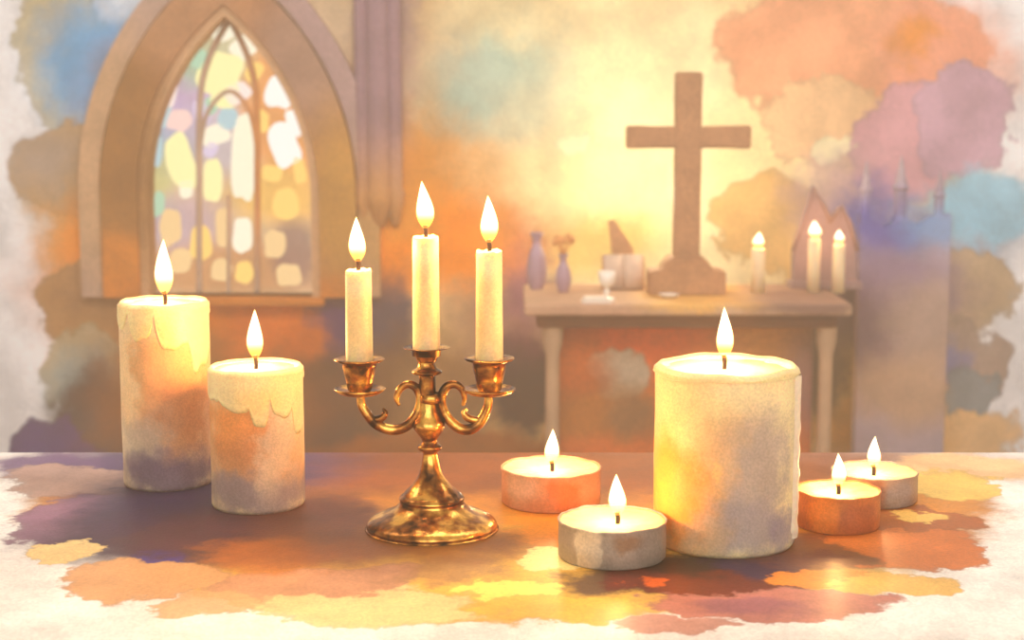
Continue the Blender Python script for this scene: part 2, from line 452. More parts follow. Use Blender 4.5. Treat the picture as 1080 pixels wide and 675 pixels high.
# engaged shaft that carries the vault between window and altar
bm = bmesh.new(); zk = P(398, 240, YW).z
px_ = P(398, 100, YW - .04).x
for dx, r in ((-.045, .022), (0, .034), (.045, .022)):
    lathe([(0, 0), (r * .5, .01), (r * 1.1, .07), (r * 1.3, .10), (r, .115), (r, 3.4 - zk)], 20, bm=bm, off=(px_ + dx, YW - .015, zk))
SH = [wb(400, 60, 60, 150, (156, 130, 142), .9, .5), wb(400, 250, 60, 90, (198, 140, 98), .8, .6), wb(400, 380, 70, 80, (126, 116, 124), .85, .5)]
m_shaft = wash_mat('shaft_stone', (170, 136, 124), SH, rough=.9, dist=(3, .08), fine=(14, .04), cloud=(6, .14), grain=(150, .12))
tag(obj('column', bm, m_shaft), 'clustered stone shaft rising from a corbel beside the arched window', None, kind='structure')

# ------------------------------------------------------------------ table in the foreground
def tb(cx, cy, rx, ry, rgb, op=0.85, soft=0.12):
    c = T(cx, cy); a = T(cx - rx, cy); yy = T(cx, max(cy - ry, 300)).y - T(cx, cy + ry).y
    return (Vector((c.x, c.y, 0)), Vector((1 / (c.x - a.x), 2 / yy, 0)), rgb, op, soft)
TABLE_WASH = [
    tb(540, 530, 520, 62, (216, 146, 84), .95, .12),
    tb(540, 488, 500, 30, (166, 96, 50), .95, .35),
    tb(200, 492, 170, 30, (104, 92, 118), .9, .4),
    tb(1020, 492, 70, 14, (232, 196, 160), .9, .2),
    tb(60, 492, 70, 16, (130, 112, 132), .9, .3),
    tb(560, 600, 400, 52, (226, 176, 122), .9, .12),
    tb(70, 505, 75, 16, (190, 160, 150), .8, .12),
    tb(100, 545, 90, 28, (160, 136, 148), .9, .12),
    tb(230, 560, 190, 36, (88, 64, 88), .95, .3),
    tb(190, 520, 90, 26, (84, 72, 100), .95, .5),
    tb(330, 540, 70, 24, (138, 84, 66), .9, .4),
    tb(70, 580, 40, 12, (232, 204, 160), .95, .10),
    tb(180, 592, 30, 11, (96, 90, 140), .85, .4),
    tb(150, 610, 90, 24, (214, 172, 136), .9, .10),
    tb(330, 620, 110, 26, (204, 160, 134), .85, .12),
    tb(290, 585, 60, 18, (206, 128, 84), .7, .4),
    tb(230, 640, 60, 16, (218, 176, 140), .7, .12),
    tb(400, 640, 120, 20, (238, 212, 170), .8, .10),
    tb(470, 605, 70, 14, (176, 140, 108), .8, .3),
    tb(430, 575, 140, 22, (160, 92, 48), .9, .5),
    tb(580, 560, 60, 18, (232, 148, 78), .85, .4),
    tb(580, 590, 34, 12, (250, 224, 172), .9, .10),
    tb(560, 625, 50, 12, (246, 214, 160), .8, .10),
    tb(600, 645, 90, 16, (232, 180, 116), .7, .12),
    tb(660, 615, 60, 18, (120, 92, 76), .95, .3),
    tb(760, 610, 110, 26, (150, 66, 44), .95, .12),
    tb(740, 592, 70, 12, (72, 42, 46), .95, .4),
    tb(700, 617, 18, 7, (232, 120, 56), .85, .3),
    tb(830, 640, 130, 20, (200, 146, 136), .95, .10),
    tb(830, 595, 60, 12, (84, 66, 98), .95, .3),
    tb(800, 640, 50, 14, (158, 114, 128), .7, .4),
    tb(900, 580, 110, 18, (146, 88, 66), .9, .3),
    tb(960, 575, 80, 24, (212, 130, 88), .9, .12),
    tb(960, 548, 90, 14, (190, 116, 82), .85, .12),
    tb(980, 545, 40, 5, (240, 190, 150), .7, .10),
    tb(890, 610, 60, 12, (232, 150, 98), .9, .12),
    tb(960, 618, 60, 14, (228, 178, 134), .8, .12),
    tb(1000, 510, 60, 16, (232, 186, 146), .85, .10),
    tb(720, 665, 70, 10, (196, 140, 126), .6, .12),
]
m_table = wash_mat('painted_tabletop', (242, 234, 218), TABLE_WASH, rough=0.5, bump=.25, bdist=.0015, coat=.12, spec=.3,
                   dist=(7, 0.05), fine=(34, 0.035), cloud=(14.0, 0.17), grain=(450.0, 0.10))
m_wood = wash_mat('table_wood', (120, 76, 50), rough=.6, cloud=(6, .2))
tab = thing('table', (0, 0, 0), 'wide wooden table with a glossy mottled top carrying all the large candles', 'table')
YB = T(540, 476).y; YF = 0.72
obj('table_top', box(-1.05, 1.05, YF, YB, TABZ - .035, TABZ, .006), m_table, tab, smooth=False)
bm = box(-.98, .98, YF + .06, YF + .08, TABZ - .13, TABZ - .035)
box(-.98, .98, YB - .08, YB - .06, TABZ - .13, TABZ - .035, bm=bm)
for sx in (-1, 1): box(sx * .97 - .01, sx * .97 + .01, YF + .08, YB - .08, TABZ - .13, TABZ - .035, bm=bm)
obj('apron', bm, m_wood, tab, smooth=False)
for sx in (-1, 1):
    for yy in (YF + .07, YB - .07):
        obj('leg', lathe([(.02, 0), (.026, .04), (.02, .1), (.034, .55), (.024, .72), (.036, .8), (.036, TABZ - .035)], 20, off=(sx * .95, yy, 0)), m_wood, tab)

# ------------------------------------------------------------------ candles
FLAMES = []
m_wick = wash_mat('burnt_wick', (52, 34, 28), rough=.9)
FM = {}
def add_flame(parent, x, y, z, h, power, bend=0.0, wick_h=0.010, w=None):
    """wick from z, flame wrapped round its tip; all in the parent's frame"""
    wr = 0.0019 if h > .02 else .0006
    pts = spline([(x, y, z - .004), (x + .0004, y, z + wick_h * .5), (x - bend * .002 - .0006, y, z + wick_h)], 5)
    obj('wick', tube(pts, [wr] * (len(pts) - 1) + [wr * 1.3], 8), m_wick, parent)
    w = w or h * .165
    prof = [(0, 0), (.35, .05), (.66, .13), (.90, .23), (1.0, .33), (.95, .45), (.76, .60), (.50, .75), (.26, .88), (.10, .96), (0, 1.0)]
    sm = spline(prof, 4); sm = [(max(0, r), zz) for r, zz in sm]
    sd = random.random() * 9
    b2 = lathe([(r * w, zz * h) for r, zz in sm], 24)
    for v in b2.verts:
        t = v.co.z / h
        v.co.x += bend * w * t * t + .12 * w * math.sin(3.5 * t + sd) * t
    key = round(h, 3)
    if key not in FM: FM[key] = flame_mat(h)
    f = obj('flame', b2, FM[key], parent, loc=(x, y, z + wick_h * .68))
    ld = bpy.data.lights.new('flame_glow', 'POINT'); ld.energy = power * 4 * PI * 1.15; ld.color = (1.0, .49, .18)
    ld.shadow_soft_size = min(.006, w * .8)
    lo = bpy.data.objects.new('flame_glow', ld); COL.objects.link(lo); lo.parent = parent
    lo.location = (x, y, z + wick_h * .55 + h * .42)
    return f

def cb(x, z, rx, rz, rgb, op=.8, soft=.5):
    return (Vector((x, 0, z)), Vector((1 / rx, 0, 1 / rz)), rgb, op, soft)

def pillar(loc, R, H, blobs, base, label, drips, fl_h, power, tilt=0.0, strip=None, bend=0., drip_col=(252, 220, 150), wick_x=0.0, skirt=.045):
    t = thing('pillar_candle', loc, label, 'candle')
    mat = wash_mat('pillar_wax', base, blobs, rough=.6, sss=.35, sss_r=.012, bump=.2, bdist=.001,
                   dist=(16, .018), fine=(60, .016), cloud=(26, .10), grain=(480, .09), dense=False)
    sd = random.random() * 30
    sh = R * .042
    prof = [(0, 0), (R * .97, 0), (R, .003)] + [(R, H * k / 24) for k in range(1, 23)]
    prof += [(R, H - sh * 1.6), (R * .992, H - sh * .6), (R * .965, H - sh * .1), (R * .93, H), (R * .89, H - sh * .3),
             (R * .87, H - sh * 1.1), (R * .6, H - sh * 1.7), (R * .3, H - sh * 1.9), (0, H - sh * 2.0)]
    def fn(a, r, z, i):
        ca, sa = math.cos(a), math.sin(a)
        rr = r * (1 + .010 * nz(ca * 2 + sd, sa * 2, z * 22) + .006 * nz(ca * 6, sa * 6 + sd, z * 40))
        zz = z
        if z > H * .7 and r > R * .8: zz += R * .035 * nz(ca * 2.2 + sd, sa * 2.2, 4) + tilt * r * ca
        elif z > H * .7: zz += tilt * r * ca
        return rr, zz
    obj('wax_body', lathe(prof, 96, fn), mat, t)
    # shallow pool of melted wax
    zp = H - sh * 1.35
    m_pool = wash_mat('melted_wax', (255, 236, 170), [cb(-R * .3, 0, R * .5, 9, (255, 246, 214), .8, .5), cb(R * .5, 0, R * .4, 9, (250, 214, 130), .6, .5)],
                      rough=.2, sss=.3, sss_r=.01, bump=.05, bdist=.0005, dist=(20, .01), cloud=(30, .05), dense=False)
    obj('wax_pool', lathe([(0, zp - .0003), (R * .5, zp), (R * .87, zp + .0006), (R * .905, zp - .002)], 64,
                          lambda a, r, z, i: (r * (1 + .02 * nz(math.cos(a) * 3 + sd, math.sin(a) * 3)), z + tilt * r * math.cos(a))), m_pool, t)
    # dribbles that ran over the rim and down the side
    m_drip = wash_mat('dribbled_wax', drip_col, [cb(0, H * .8, R * .5, H * .12, (250, 196, 104), .5, .6)], rough=.45, sss=.35, sss_r=.01,
                      bump=.15, bdist=.0008, dist=(20, .012), cloud=(30, .08), grain=(480, .08), dense=False)
    def dlen(a):
        best = .0
        for (da, wd, ln) in drips:
            d = abs((a - da + PI) % (2 * PI) - PI) / wd
            if d < 1: best = max(best, ln * (1 - d ** 4) ** .5 if d < 1 else 0)
        return (best + skirt + skirt * nz(math.cos(a) * 4 + sd, math.sin(a) * 4) ) * H
    bm = bmesh.new(); n = 144; rows = 18; G = []
    th = R * .014
    for k in range(n):
        a = 2 * PI * k / n; L = max(dlen(a), .02 * H); col = []
        ca, sa = math.cos(a), math.sin(a)
        rim = R * .035 * nz(ca * 2.2 + sd, sa * 2.2, 4) + tilt * R * ca
        col.append((R * .90, H - sh * .1 + rim + .0006)); col.append((R * .95, H + .0012 + rim)); col.append((R * .985, H - sh * .3 + rim))
        for j in range(rows + 1):
            s = j / rows; z = H - sh * .9 - s * L
            e = th * (1.0 + .35 * math.sin(s * PI) * 1) if s < .93 else th * (1.0 - (s - .93) / .07 * .95)
            if s > .80: e += th * .8 * math.sin((s - .8) / .2 * PI)
            rr = R * (1 + .010 * nz(ca * 2 + sd, sa * 2, z * 22) + .006 * nz(ca * 6, sa * 6 + sd, z * 40))
            col.append((rr + e, z + rim * max(0, 1 - s * 2)))
        col.append((R * .97, H - sh * .9 - L - .0005))
        G.append([bm.verts.new((r * ca, r * sa, z)) for r, z in col])
    for k in range(n):
        A, B = G[k], G[(k + 1) % n]
        for j in range(len(A) - 1): bm.faces.new((A[j], B[j], B[j + 1], A[j + 1]))
    obj('wax_drip', bm, m_drip, t)
    if strip:
        (a0, wd, z0, z1) = strip
        bm = bmesh.new(); rows = []
        for j in range(41):
            s = j / 40; z = z1 + (z0 - z1) * s
            w = wd * (1 + .22 * nz(s * 9 + sd, 3)) * (1.0 + .55 * max(0, s - .82) / .18)
            if s > .97: w *= .6
            row = []
            for q in range(9):
                f = q / 8 * 2 - 1; a = a0 + f * w * .5
                e = .0042 * math.sqrt(max(0, 1 - f * f)) * (1 + .3 * nz(s * 14, 7)) - .0012
                row.append(bm.verts.new(((R + e) * math.cos(a), (R + e) * math.sin(a), z)))
            rows.append(row)
        for A, B in zip(rows[:-1], rows[1:]):
            for q in range(8): bm.faces.new((A[q], A[q + 1], B[q + 1], B[q]))
        m_s = wash_mat('pale_run_of_wax', (252, 226, 188), rough=.5, sss=.3, sss_r=.01, cloud=(30, .06), bump=.1)
        tag(obj('wax_run', bm, m_s, t), 'thick pale run of wax down the side')
    add_flame(t, wick_x, 0, zp, fl_h, power, bend, wick_h=.012)
    return t

def base_at(u, v): return T(u, v)
def height(u, v, y): return P(u, v, y).z - TABZ

# tall pillar on the left
b = base_at(178, 508); R = 47 * pxm(b.y); H = height(176, 318, b.y)
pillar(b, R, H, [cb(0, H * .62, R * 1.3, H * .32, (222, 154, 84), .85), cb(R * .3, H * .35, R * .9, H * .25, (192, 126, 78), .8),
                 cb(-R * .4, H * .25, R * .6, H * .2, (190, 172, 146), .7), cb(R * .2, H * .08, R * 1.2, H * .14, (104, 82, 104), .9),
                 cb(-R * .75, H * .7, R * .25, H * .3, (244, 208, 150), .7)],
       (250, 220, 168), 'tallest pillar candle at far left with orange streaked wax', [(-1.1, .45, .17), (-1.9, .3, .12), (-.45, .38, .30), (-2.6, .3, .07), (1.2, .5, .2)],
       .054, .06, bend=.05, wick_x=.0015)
# shorter pillar beside it
b = base_at(273, 531); R = 49.5 * pxm(b.y); H = height(270, 386, b.y)
pillar(b, R, H, [cb(-R * .35, H * .62, R * .8, H * .3, (232, 136, 44), .9), cb(0, H * .3, R * 1.2, H * .3, (206, 134, 78), .8),
                 cb(R * .1, H * .12, R * 1.4, H * .16, (150, 128, 122), .9), cb(R * .5, H * .5, R * .35, H * .35, (226, 194, 152), .7)],
       (252, 220, 160), 'shorter of the two pillar candles at left, orange near its top', [(-1.9, .45, .22), (-1.35, .22, .32), (-.85, .3, .26), (-.35, .25, .42), (-2.6, .4, .16), (1.0, .6, .2)],
       .046, .06, bend=-.1)
# big pillar on the right
b = base_at(763, 569); R = 75.5 * pxm(b.y); H = height(763, 385, b.y)
BIG = (b.copy(), R)
pillar(b, R, H, [cb(-R * .75, H * .35, R * .45, H * .45, (246, 150, 44), .95), cb(-R * .55, H * .8, R * .5, H * .2, (254, 224, 150), .85), cb(-R * .15, H * .42, R * .4, H * .3, (238, 176, 104), .8),  # orange left side: wax tone plus tealight glow painted in
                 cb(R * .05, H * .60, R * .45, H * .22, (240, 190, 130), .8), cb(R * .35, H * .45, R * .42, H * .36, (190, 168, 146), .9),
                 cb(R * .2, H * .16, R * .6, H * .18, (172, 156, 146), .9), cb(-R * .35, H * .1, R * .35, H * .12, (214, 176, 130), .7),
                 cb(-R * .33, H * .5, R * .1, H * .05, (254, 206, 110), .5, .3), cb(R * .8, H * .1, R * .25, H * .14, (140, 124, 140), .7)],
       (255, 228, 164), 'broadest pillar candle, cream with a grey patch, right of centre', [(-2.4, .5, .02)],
       .044, .09, strip=(-.36, .26, .008, H * .97), wick_x=-.002, skirt=.012)

# ------------------------------------------------------------------ tealights
def tealight(u, vb, wpx, vtop, cup, wax, label, fu, fl_h, power, blobs=(), shrink=1.0, dxy=(0, 0), bend=0):
    b = base_at(u, vb) + Vector((dxy[0], dxy[1], 0)); R = wpx / 2 * pxm(b.y) * shrink; H = height(u, vtop, b.y)
    t = thing('tealight', b, label, 'candle', rz=0)
    sd = random.random() * 40
    mc = wash_mat('tealight_cup', cup, blobs, rough=.45, metal=.15, bump=.25, bdist=.001, dist=(22, .014), fine=(60, .009), cloud=(34, .15), grain=(480, .09), dense=False)
    def fn(a, r, z, i):
        return r * (1 + .008 * nz(math.cos(a) * 3 + sd, math.sin(a) * 3, z * 30)), z + (.0012 * nz(math.cos(a) * 4 + sd, math.sin(a) * 4) if z > H * .5 else 0)
    obj('cup', lathe([(0, 0), (R * .95, 0), (R * .985, .0015), (R * .99, H * .5), (R * .985, H * .9), (R, H * .97), (R * 1.005, H), (R * .985, H + .0006), (R * .965, H - .001),
                      (R * .955, H * .6), (R * .95, .004), (0, .004)], 80, fn), mc, t)
    mw = wash_mat('tealight_wax', wax, [cb(-R * .35, 0, R * .5, 9, (255, 246, 205), .7, .5)], rough=.3, sss=.4, sss_r=.01, bump=.08, dist=(20, .01), cloud=(40, .05))
    obj('wax', lathe([(0, H - .0042), (R * .4, H - .004), (R * .80, H - .003), (R * .93, H - .0012), (R * .965, H - .0006), (R * .93, H * .55), (0, H * .5)], 72, fn), mw, t)
    add_flame(t, (fu - u) * pxm(b.y), 0, H - .004, fl_h, power, bend, wick_h=.009, w=fl_h * .21)
    return t
tealight(645.5, 586, 117, 547, (176, 158, 136), (252, 228, 146), 'nearest tealight, in a dull grey metal cup', 651, .035, .022,
         [cb(-.022, .014, .009, .02, (226, 206, 172), .9, .2), cb(.012, .02, .014, .010, (150, 112, 74), .8, .4), cb(.03, .01, .012, .02, (156, 140, 122), .7)], bend=-.1)
tealight(581, 529, 107, 492, (226, 158, 108), (252, 214, 140), 'tealight in a pinkish orange cup between candelabrum and the widest pillar candle', 582, .033, .022,
         [cb(.01, .015, .018, .016, (222, 120, 52), .85, .3), cb(-.03, .02, .014, .02, (214, 176, 140), .8, .4), cb(-.01, .006, .02, .008, (206, 142, 100), .7)])
tealight(880, 554, 97, 516, (206, 122, 58), (252, 206, 116), 'burnt orange tealight tucked against the side of the widest pillar', 880, .030, .022,
         [cb(.012, .012, .02, .018, (168, 92, 50), .8, .3), cb(-.02, .014, .012, .02, (236, 140, 52), .8, .4)], shrink=.93, dxy=(.003, .002), bend=-.1)
tealight(923, 528, 92, 496, (176, 146, 120), (246, 206, 136), 'tealight in a greyish cup furthest right on the table', 922, .030, .020,
         [cb(.018, .012, .014, .018, (160, 146, 138), .8, .4), cb(-.01, .01, .014, .02, (176, 116, 80), .8, .4)], dxy=(0, .006), bend=.1)

# ------------------------------------------------------------------ candelabrum
def brass():
    N = NT('aged_brass')
    tc = N.n('ShaderNodeTexCoord')
    n1 = N.n('ShaderNodeTexNoise'); n1.inputs['Scale'].default_value = 55; n1.inputs['Detail'].default_value = 4
    N.l(tc.outputs['Object'], n1.inputs[0])
    r = N.n('ShaderNodeValToRGB'); N.l(n1.outputs['Fac'], r.inputs[0]); e = r.color_ramp.elements
    e[0].position = .38; e[0].color = lin((56, 28, 12)); e[1].position = .62; e[1].color = lin((250, 194, 92))
    x = e.new(.5); x.color = lin((168, 104, 42))
    b = N.n('ShaderNodeBsdfPrincipled'); N.l(r.outputs[0], b.inputs['Base Color'])
    b.inputs['Metallic'].default_value = .95; b.inputs['Roughness'].default_value = .24
    n2 = N.n('ShaderNodeTexNoise'); n2.inputs['Scale'].default_value = 120; N.l(tc.outputs['Object'], n2.inputs[0])
    bp = N.n('ShaderNodeBump'); bp.inputs['Strength'].default_value = .35; bp.inputs['Distance'].default_value = .0015
    N.l(n2.outputs['Fac'], bp.inputs['Height']); N.l(bp.outputs[0], b.inputs['Normal'])
    N.l(b.outputs[0], N.out.inputs[0]); return N.m
m_brass = brass()
cbp = base_at(455.5, 557); M = pxm(cbp.y)
cand = thing('candelabrum', cbp, 'three-armed aged brass candelabrum with scrolled arms and round stepped foot', 'candelabrum')
def zc(v): return P(455, v, cbp.y).z - TABZ
def L_(u): return (u - 455.5) * M
# foot: wide dish, step ring, waist
foot = [(0, 0), (66, 0), (69.5, 1.5), (70, 5), (67, 9), (60, 13), (50, 17), (42, 21), (36, 26), (34, 30), (35, 33), (33, 36), (30, 38)]
def rz(l): return [(r * M, z * M) for r, z in l]
obj('base', lathe(rz(spline(foot, 4)) + [(0, 38 * M)], 72), m_brass, cand)
# px heights above the table for the stem, measured along the axis
def hz(v): return zc(v) / M
stem = [(31, 37), (28, 41), (22, 47), (15, 56), (11, 66), (8.5, 78), (8, 85), (12, 88), (13, 92), (9, 95), (8, 99), (12, 105), (16.5, 112), (17, 118), (13, 126), (10, 136),
        (9, 150), (9, 165), (9.5, 172)]
k = hz(405) / 150.0      # stretch so the stem meets the arms at the height seen
stem = [(r, 37 + (z - 37) * (hz(395) - 37) / (172 - 37)) for r, z in stem]
top = hz(366)
zt = stem[-1][1]
stem += [(15, zt + 1), (16, zt + 4), (11, zt + 7), (9, zt + 11), (9, zt + 14)]
prof = spline(stem, 4)
obj('stem', lathe([(0, stem[0][1] * M)] + rz(prof) + [(0, prof[-1][1] * M)], 48), m_brass, cand)
LEAN = -4.5 * M
for v in bpy.data.objects['stem'].data.vertices: v.co.x += LEAN * max(0, v.co.z - 37 * M) / ((prof[-1][1] - 37) * M)
def cup(x, z0, z1, name='candle_cup', wide=22, r0=11, r1=19):
    """socket that grips a taper, with a flared lip"""
    h = z1 - z0
    p = [(0, 0), (r0 * .8, 0), (r0 * 1.0, h * .05), (r0 * 1.1, h * .2), (r0 * 1.25, h * .45), (r0 * 1.45, h * .75), (r1 * .95, h * .86), (wide, h * .93), (wide + 2, h * .97), (wide + 1, h), (wide - 4, h - .5),
         (15.6, h - 1.4), (15.2, h - 9), (0, h - 9.2)]
    return obj(name, lathe([(r * M, z * M) for r, z in p], 48, off=(x, 0, z0 * M)), m_brass, cand)
def pan(x, z, r=26):
    p = [(0, -3), (8, -3.5), (14, -3), (r * .8, -1.2), (r, 2.0), (r + 1.5, 4), (r, 5), (r * .85, 2.6), (10, 1), (0, 1)]
    return obj('drip_pan', lathe(rz([(a, z + b) for a, b in p]), 56, off=(x, 0, 0)), m_brass, cand)
cup(LEAN, zt + 13, top, wide=23, r0=10, r1=17)
LX, RX = L_(380), L_(517.5)
zl0, zl1 = hz(414), hz(378)
for x, dv in ((LX, 0), (RX, 0)):
    s = -1 if x < 0 else 1
    pan(x, zl0, 26 if s < 0 else 27)
    cup(x, zl0 + 1, zl1 + (1 if s > 0 else 0), wide=25, r0=12.5, r1=19)
    # scrolled arm: from under the pan, round a low belly, up to the stem and a curled tip
    xs = abs(x) / M
    ctrl = [(xs - 1, zl0 - 3), (xs - 3, zl0 - 16), (xs - 15, zl0 - 33), (xs - 31, zl0 - 40), (xs - 46, zl0 - 37), (xs - 58, zl0 - 24), (xs - 62.5, zl0 - 8), (xs - 58, zl0 + 5), (xs - 49, zl0 + 9),
            (xs - 41, zl0 + 4), (xs - 37, zl0 - 6), (xs - 40, zl0 - 14)]
    off = xs - 62.5 - 11.0
    ctrl = [(a - off * max(0, min(1, (xs - a) / 40)), b) for a, b in ctrl]
    rads = [4.6, 5.0, 5.6, 6.0, 5.8, 5.4, 5.2, 4.9, 4.6, 3.9, 3.0, 1.6]
    sm = spline([(a, b, r) for (a, b), r in zip(ctrl, rads)], 8)
    b2 = tube([(s * a * M, 0, z * M) for a, z, r in sm], [r * M for a, z, r in sm], 14)
    # leaf curl under the pan
    sm2 = spline([(xs - 12, zl0 - 30, 4), (xs - 22, zl0 - 28, 4.2), (xs - 27, zl0 - 22, 3.2), (xs - 24, zl0 - 17, 1.4)], 6)
    tube([(s * a * M, 0, z * M) for a, z, r in sm2], [r * M for a, z, r in sm2], 10, bm=b2)
    obj('arm', b2, m_brass, cand)
# little roundels where the arms grip the stem
obj('collar', lathe(rz([(8, zl0 - 12), (12, zl0 - 10), (12.5, zl0 - 6), (12, zl0 - 2), (8, zl0)]), 32), m_brass, cand)

def taper(x, zbot, vtop, label, fl_h, lean=0.0, bend=0.0, wpx=29):
    z0 = zbot * M; H = P(455, vtop, cbp.y).z - TABZ - z0; r = wpx / 2 * M
    t = thing('taper_candle', cbp + Vector((x, 0, z0)), label, 'candle', 'tapers in the brass candelabrum')
    del t['group']
    sd = random.random() * 30
    m = wash_mat('taper_wax', (255, 226, 156), [cb(-r * .5, H * .45, r * .8, H * .35, (250, 206, 132), .7), cb(r * .6, H * .1, r * .7, H * .2, (230, 190, 136), .7),
                  cb(0, H * .9, r * 1.5, H * .12, (255, 236, 176), .7)], rough=.5, sss=.4, sss_r=.01, bump=.15, bdist=.0006, dist=(26, .01), fine=(60, .006), cloud=(40, .08), grain=(480, .07), dense=False)
    def fn(a, rr, z, i):
        q = rr * (1 + .02 * nz(math.cos(a) * 2 + sd, math.sin(a) * 2, z * 30))
        return q, z + (.0016 * nz(math.cos(a) * 2 + sd, math.sin(a) * 2) if z > H * .9 and rr > r * .5 else 0)
    prof = [(0, 0), (r, 0)] + [(r * (1 - .05 * k / 20), H * k / 20) for k in range(1, 20)] + [(r * .95, H - .003), (r * .92, H - .0008), (r * .84, H), (r * .6, H - .0012), (0, H - .002)]
    obj('wax_body', lathe(prof, 48, fn), m, t)
    add_flame(t, lean, 0, H - .002, fl_h, .05, bend, wick_h=.011, w=fl_h * .19)
    return t
taper(LX, zl1 - 8.5, 284, 'shortest taper of the candelabrum, on its left arm', .039, bend=-.25)
taper(LEAN, top - 8.5, 249, 'taper standing highest on the centre stem of the candelabrum', .041, bend=-.25)
taper(RX, zl1 - 7.5, 264, 'slender candle on the candelabrum arm nearer the altar table', .041, bend=-.05)

# ------------------------------------------------------------------ altar and what stands on it
YA0, YA1 = 3.80, 4.22
AZ = P(700, 321, YA0).z
def A(u, v, y=4.0): return P(u, v, y)
ax0 = P(553, 321, YA0).x; ax1 = P(900, 321, YA0).x
ma = pxm(YA0)
def ab(cx, cy, rx, ry, rgb, op=.8, soft=.5): return wb(cx, cy, rx, ry, rgb, op, soft, YA0)
ALT = [ab(650, 350, 110, 30, (196, 78, 16), .95, .5), ab(690, 365, 60, 26, (236, 110, 20), .9, .6), ab(660, 405, 36, 26, (196, 178, 160), .8, .12),
       ab(615, 400, 30, 40, (198, 108, 54), .8, .5), ab(640, 445, 90, 30, (178, 118, 78), .8, .5), ab(830, 360, 60, 50, (196, 136, 100), .8, .5),
       ab(880, 400, 50, 60, (140, 112, 112), .8, .5), ab(670, 450, 30, 24, (140, 118, 96), .6, .5)]
m_alt = wash_mat('altar_stone', (198, 96, 30), ALT, rough=.85, dist=(4, .06), fine=(16, .03), cloud=(8, .14), grain=(150, .12))
m_slab = wash_mat('altar_slab', (196, 156, 118), [ab(620, 325, 70, 14, (196, 160, 140), .8, .5), ab(850, 325, 60, 14, (140, 108, 104), .85, .5), ab(740, 322, 60, 14, (226, 168, 112), .7, .6)],
                  rough=.8, dist=(4, .05), fine=(16, .03), cloud=(8, .12), grain=(150, .12))
m_dark = wash_mat('altar_moulding', (118, 66, 40), [ab(860, 330, 60, 20, (120, 94, 96), .8, .5)], rough=.85, dist=(4, .05), cloud=(8, .16))
alt = thing('altar', (0, 0, 0), 'stone altar with brown slab and orange-brown front below the standing cross', 'altar')
obj('altar_slab', box(ax0, ax1, YA0, YA1, AZ - .028, AZ, .008), m_slab, alt, smooth=False)
obj('moulding', box(ax0 + .03, ax1 - .03, YA0 + .03, YA1 - .03, AZ - .062, AZ - .028, .010), m_dark, alt, smooth=False)
obj('altar_front', box(ax0 + .075, ax1 - .075, YA0 + .09, YA1 - .06, .08, AZ - .062, .006), m_alt, alt, smooth=False)
obj('plinth', box(ax0 + .03, ax1 - .03, YA0 + .03, YA1 - .03, 0, .08, .01), m_dark, alt, smooth=False)
m_pale = wash_mat('pale_stone', (188, 150, 112), rough=.85, cloud=(10, .12))
for uu in (583, 872):
    x = P(uu, 370, YA0 + .05).x
    obj('corner_shaft', lathe([(.024, .08), (.024, .12), (.017, .14), (.017, AZ - .13), (.024, AZ - .1), (.026, AZ - .062)], 20, off=(x, YA0 + .06, 0)), m_pale, alt)

# cross
YC = 4.02
m_cross = wash_mat('cross_wood', (178, 126, 84), [wb(722, 100, 40, 40, (190, 144, 104), .7, .5, YC), wb(722, 190, 30, 26, (206, 132, 72), .6, .6, YC), wb(722, 250, 30, 40, (196, 148, 110), .6, .5, YC)],
                   rough=.8, dist=(5, .03), cloud=(14, .12), grain=(150, .12))
cr = thing('cross', (P(723, 300, YC).x, YC, AZ), 'plain brown wooden cross standing on the altar in front of bright wall', 'cross')
mc_ = pxm(YC)
def cz(v): return P(722, v, YC).z - AZ
def rough_box(x0, x1, z0, z1, d, flare=0.0):
    b2 = bmesh.new(); n = 14
    vert = (z1 - z0) > (x1 - x0)
    rows = []
    for j in range(n + 1):
        s = j / n
        e = .0022 * nz(s * 5, x0 * 9, 2); e2 = .0022 * nz(s * 5 + 9, x0 * 9, 2)
        fl = flare * (abs(s - .5) * 2) ** 3
        if vert: q = [(x0 - fl + e, z0 + (z1 - z0) * s), (x1 + fl + e2, z0 + (z1 - z0) * s)]
        else: q = [(x0 + (x1 - x0) * s, z0 - fl + e), (x0 + (x1 - x0) * s, z1 + fl + e2)]
        rows.append([b2.verts.new((q[0][0], -d, q[0][1])), b2.verts.new((q[1][0], -d, q[1][1])), b2.verts.new((q[1][0], d, q[1][1])), b2.verts.new((q[0][0], d, q[0][1]))])
    for R0, R1 in zip(rows[:-1], rows[1:]):
        for k in range(4): b2.faces.new((R0[k], R0[(k + 1) % 4], R1[(k + 1) % 4], R1[k]))
    b2.faces.new(rows[0]); b2.faces.new(rows[-1][::-1])
    bmesh.ops.recalc_face_normals(b2, faces=b2.faces[:])
    bmesh.ops.bevel(b2, geom=[e for e in b2.edges if e.calc_face_angle(0) > .8], offset=.004, segments=2, affect='EDGES')
    return b2
obj('upright', rough_box(-13.5 * mc_, 13.5 * mc_, cz(282), cz(76), .022, .0008), m_cross, cr, smooth=False)
obj('crossbar', rough_box(-64 * mc_, 65 * mc_, cz(156), cz(133), .020, .002), m_cross, cr, smooth=False)
z1, z2, z3 = cz(270), cz(283), 0
bm = prism([(-17 * mc_, z1), (17 * mc_, z1), (22 * mc_, cz(275)), (26 * mc_, z2), (40 * mc_, z2 - .004), (40 * mc_, 0), (-40 * mc_, 0), (-40 * mc_, z2 - .004), (-26 * mc_, z2), (-22 * mc_, cz(275))], -.05, .05, .003)
obj('foot', bm, m_cross, cr, smooth=False)

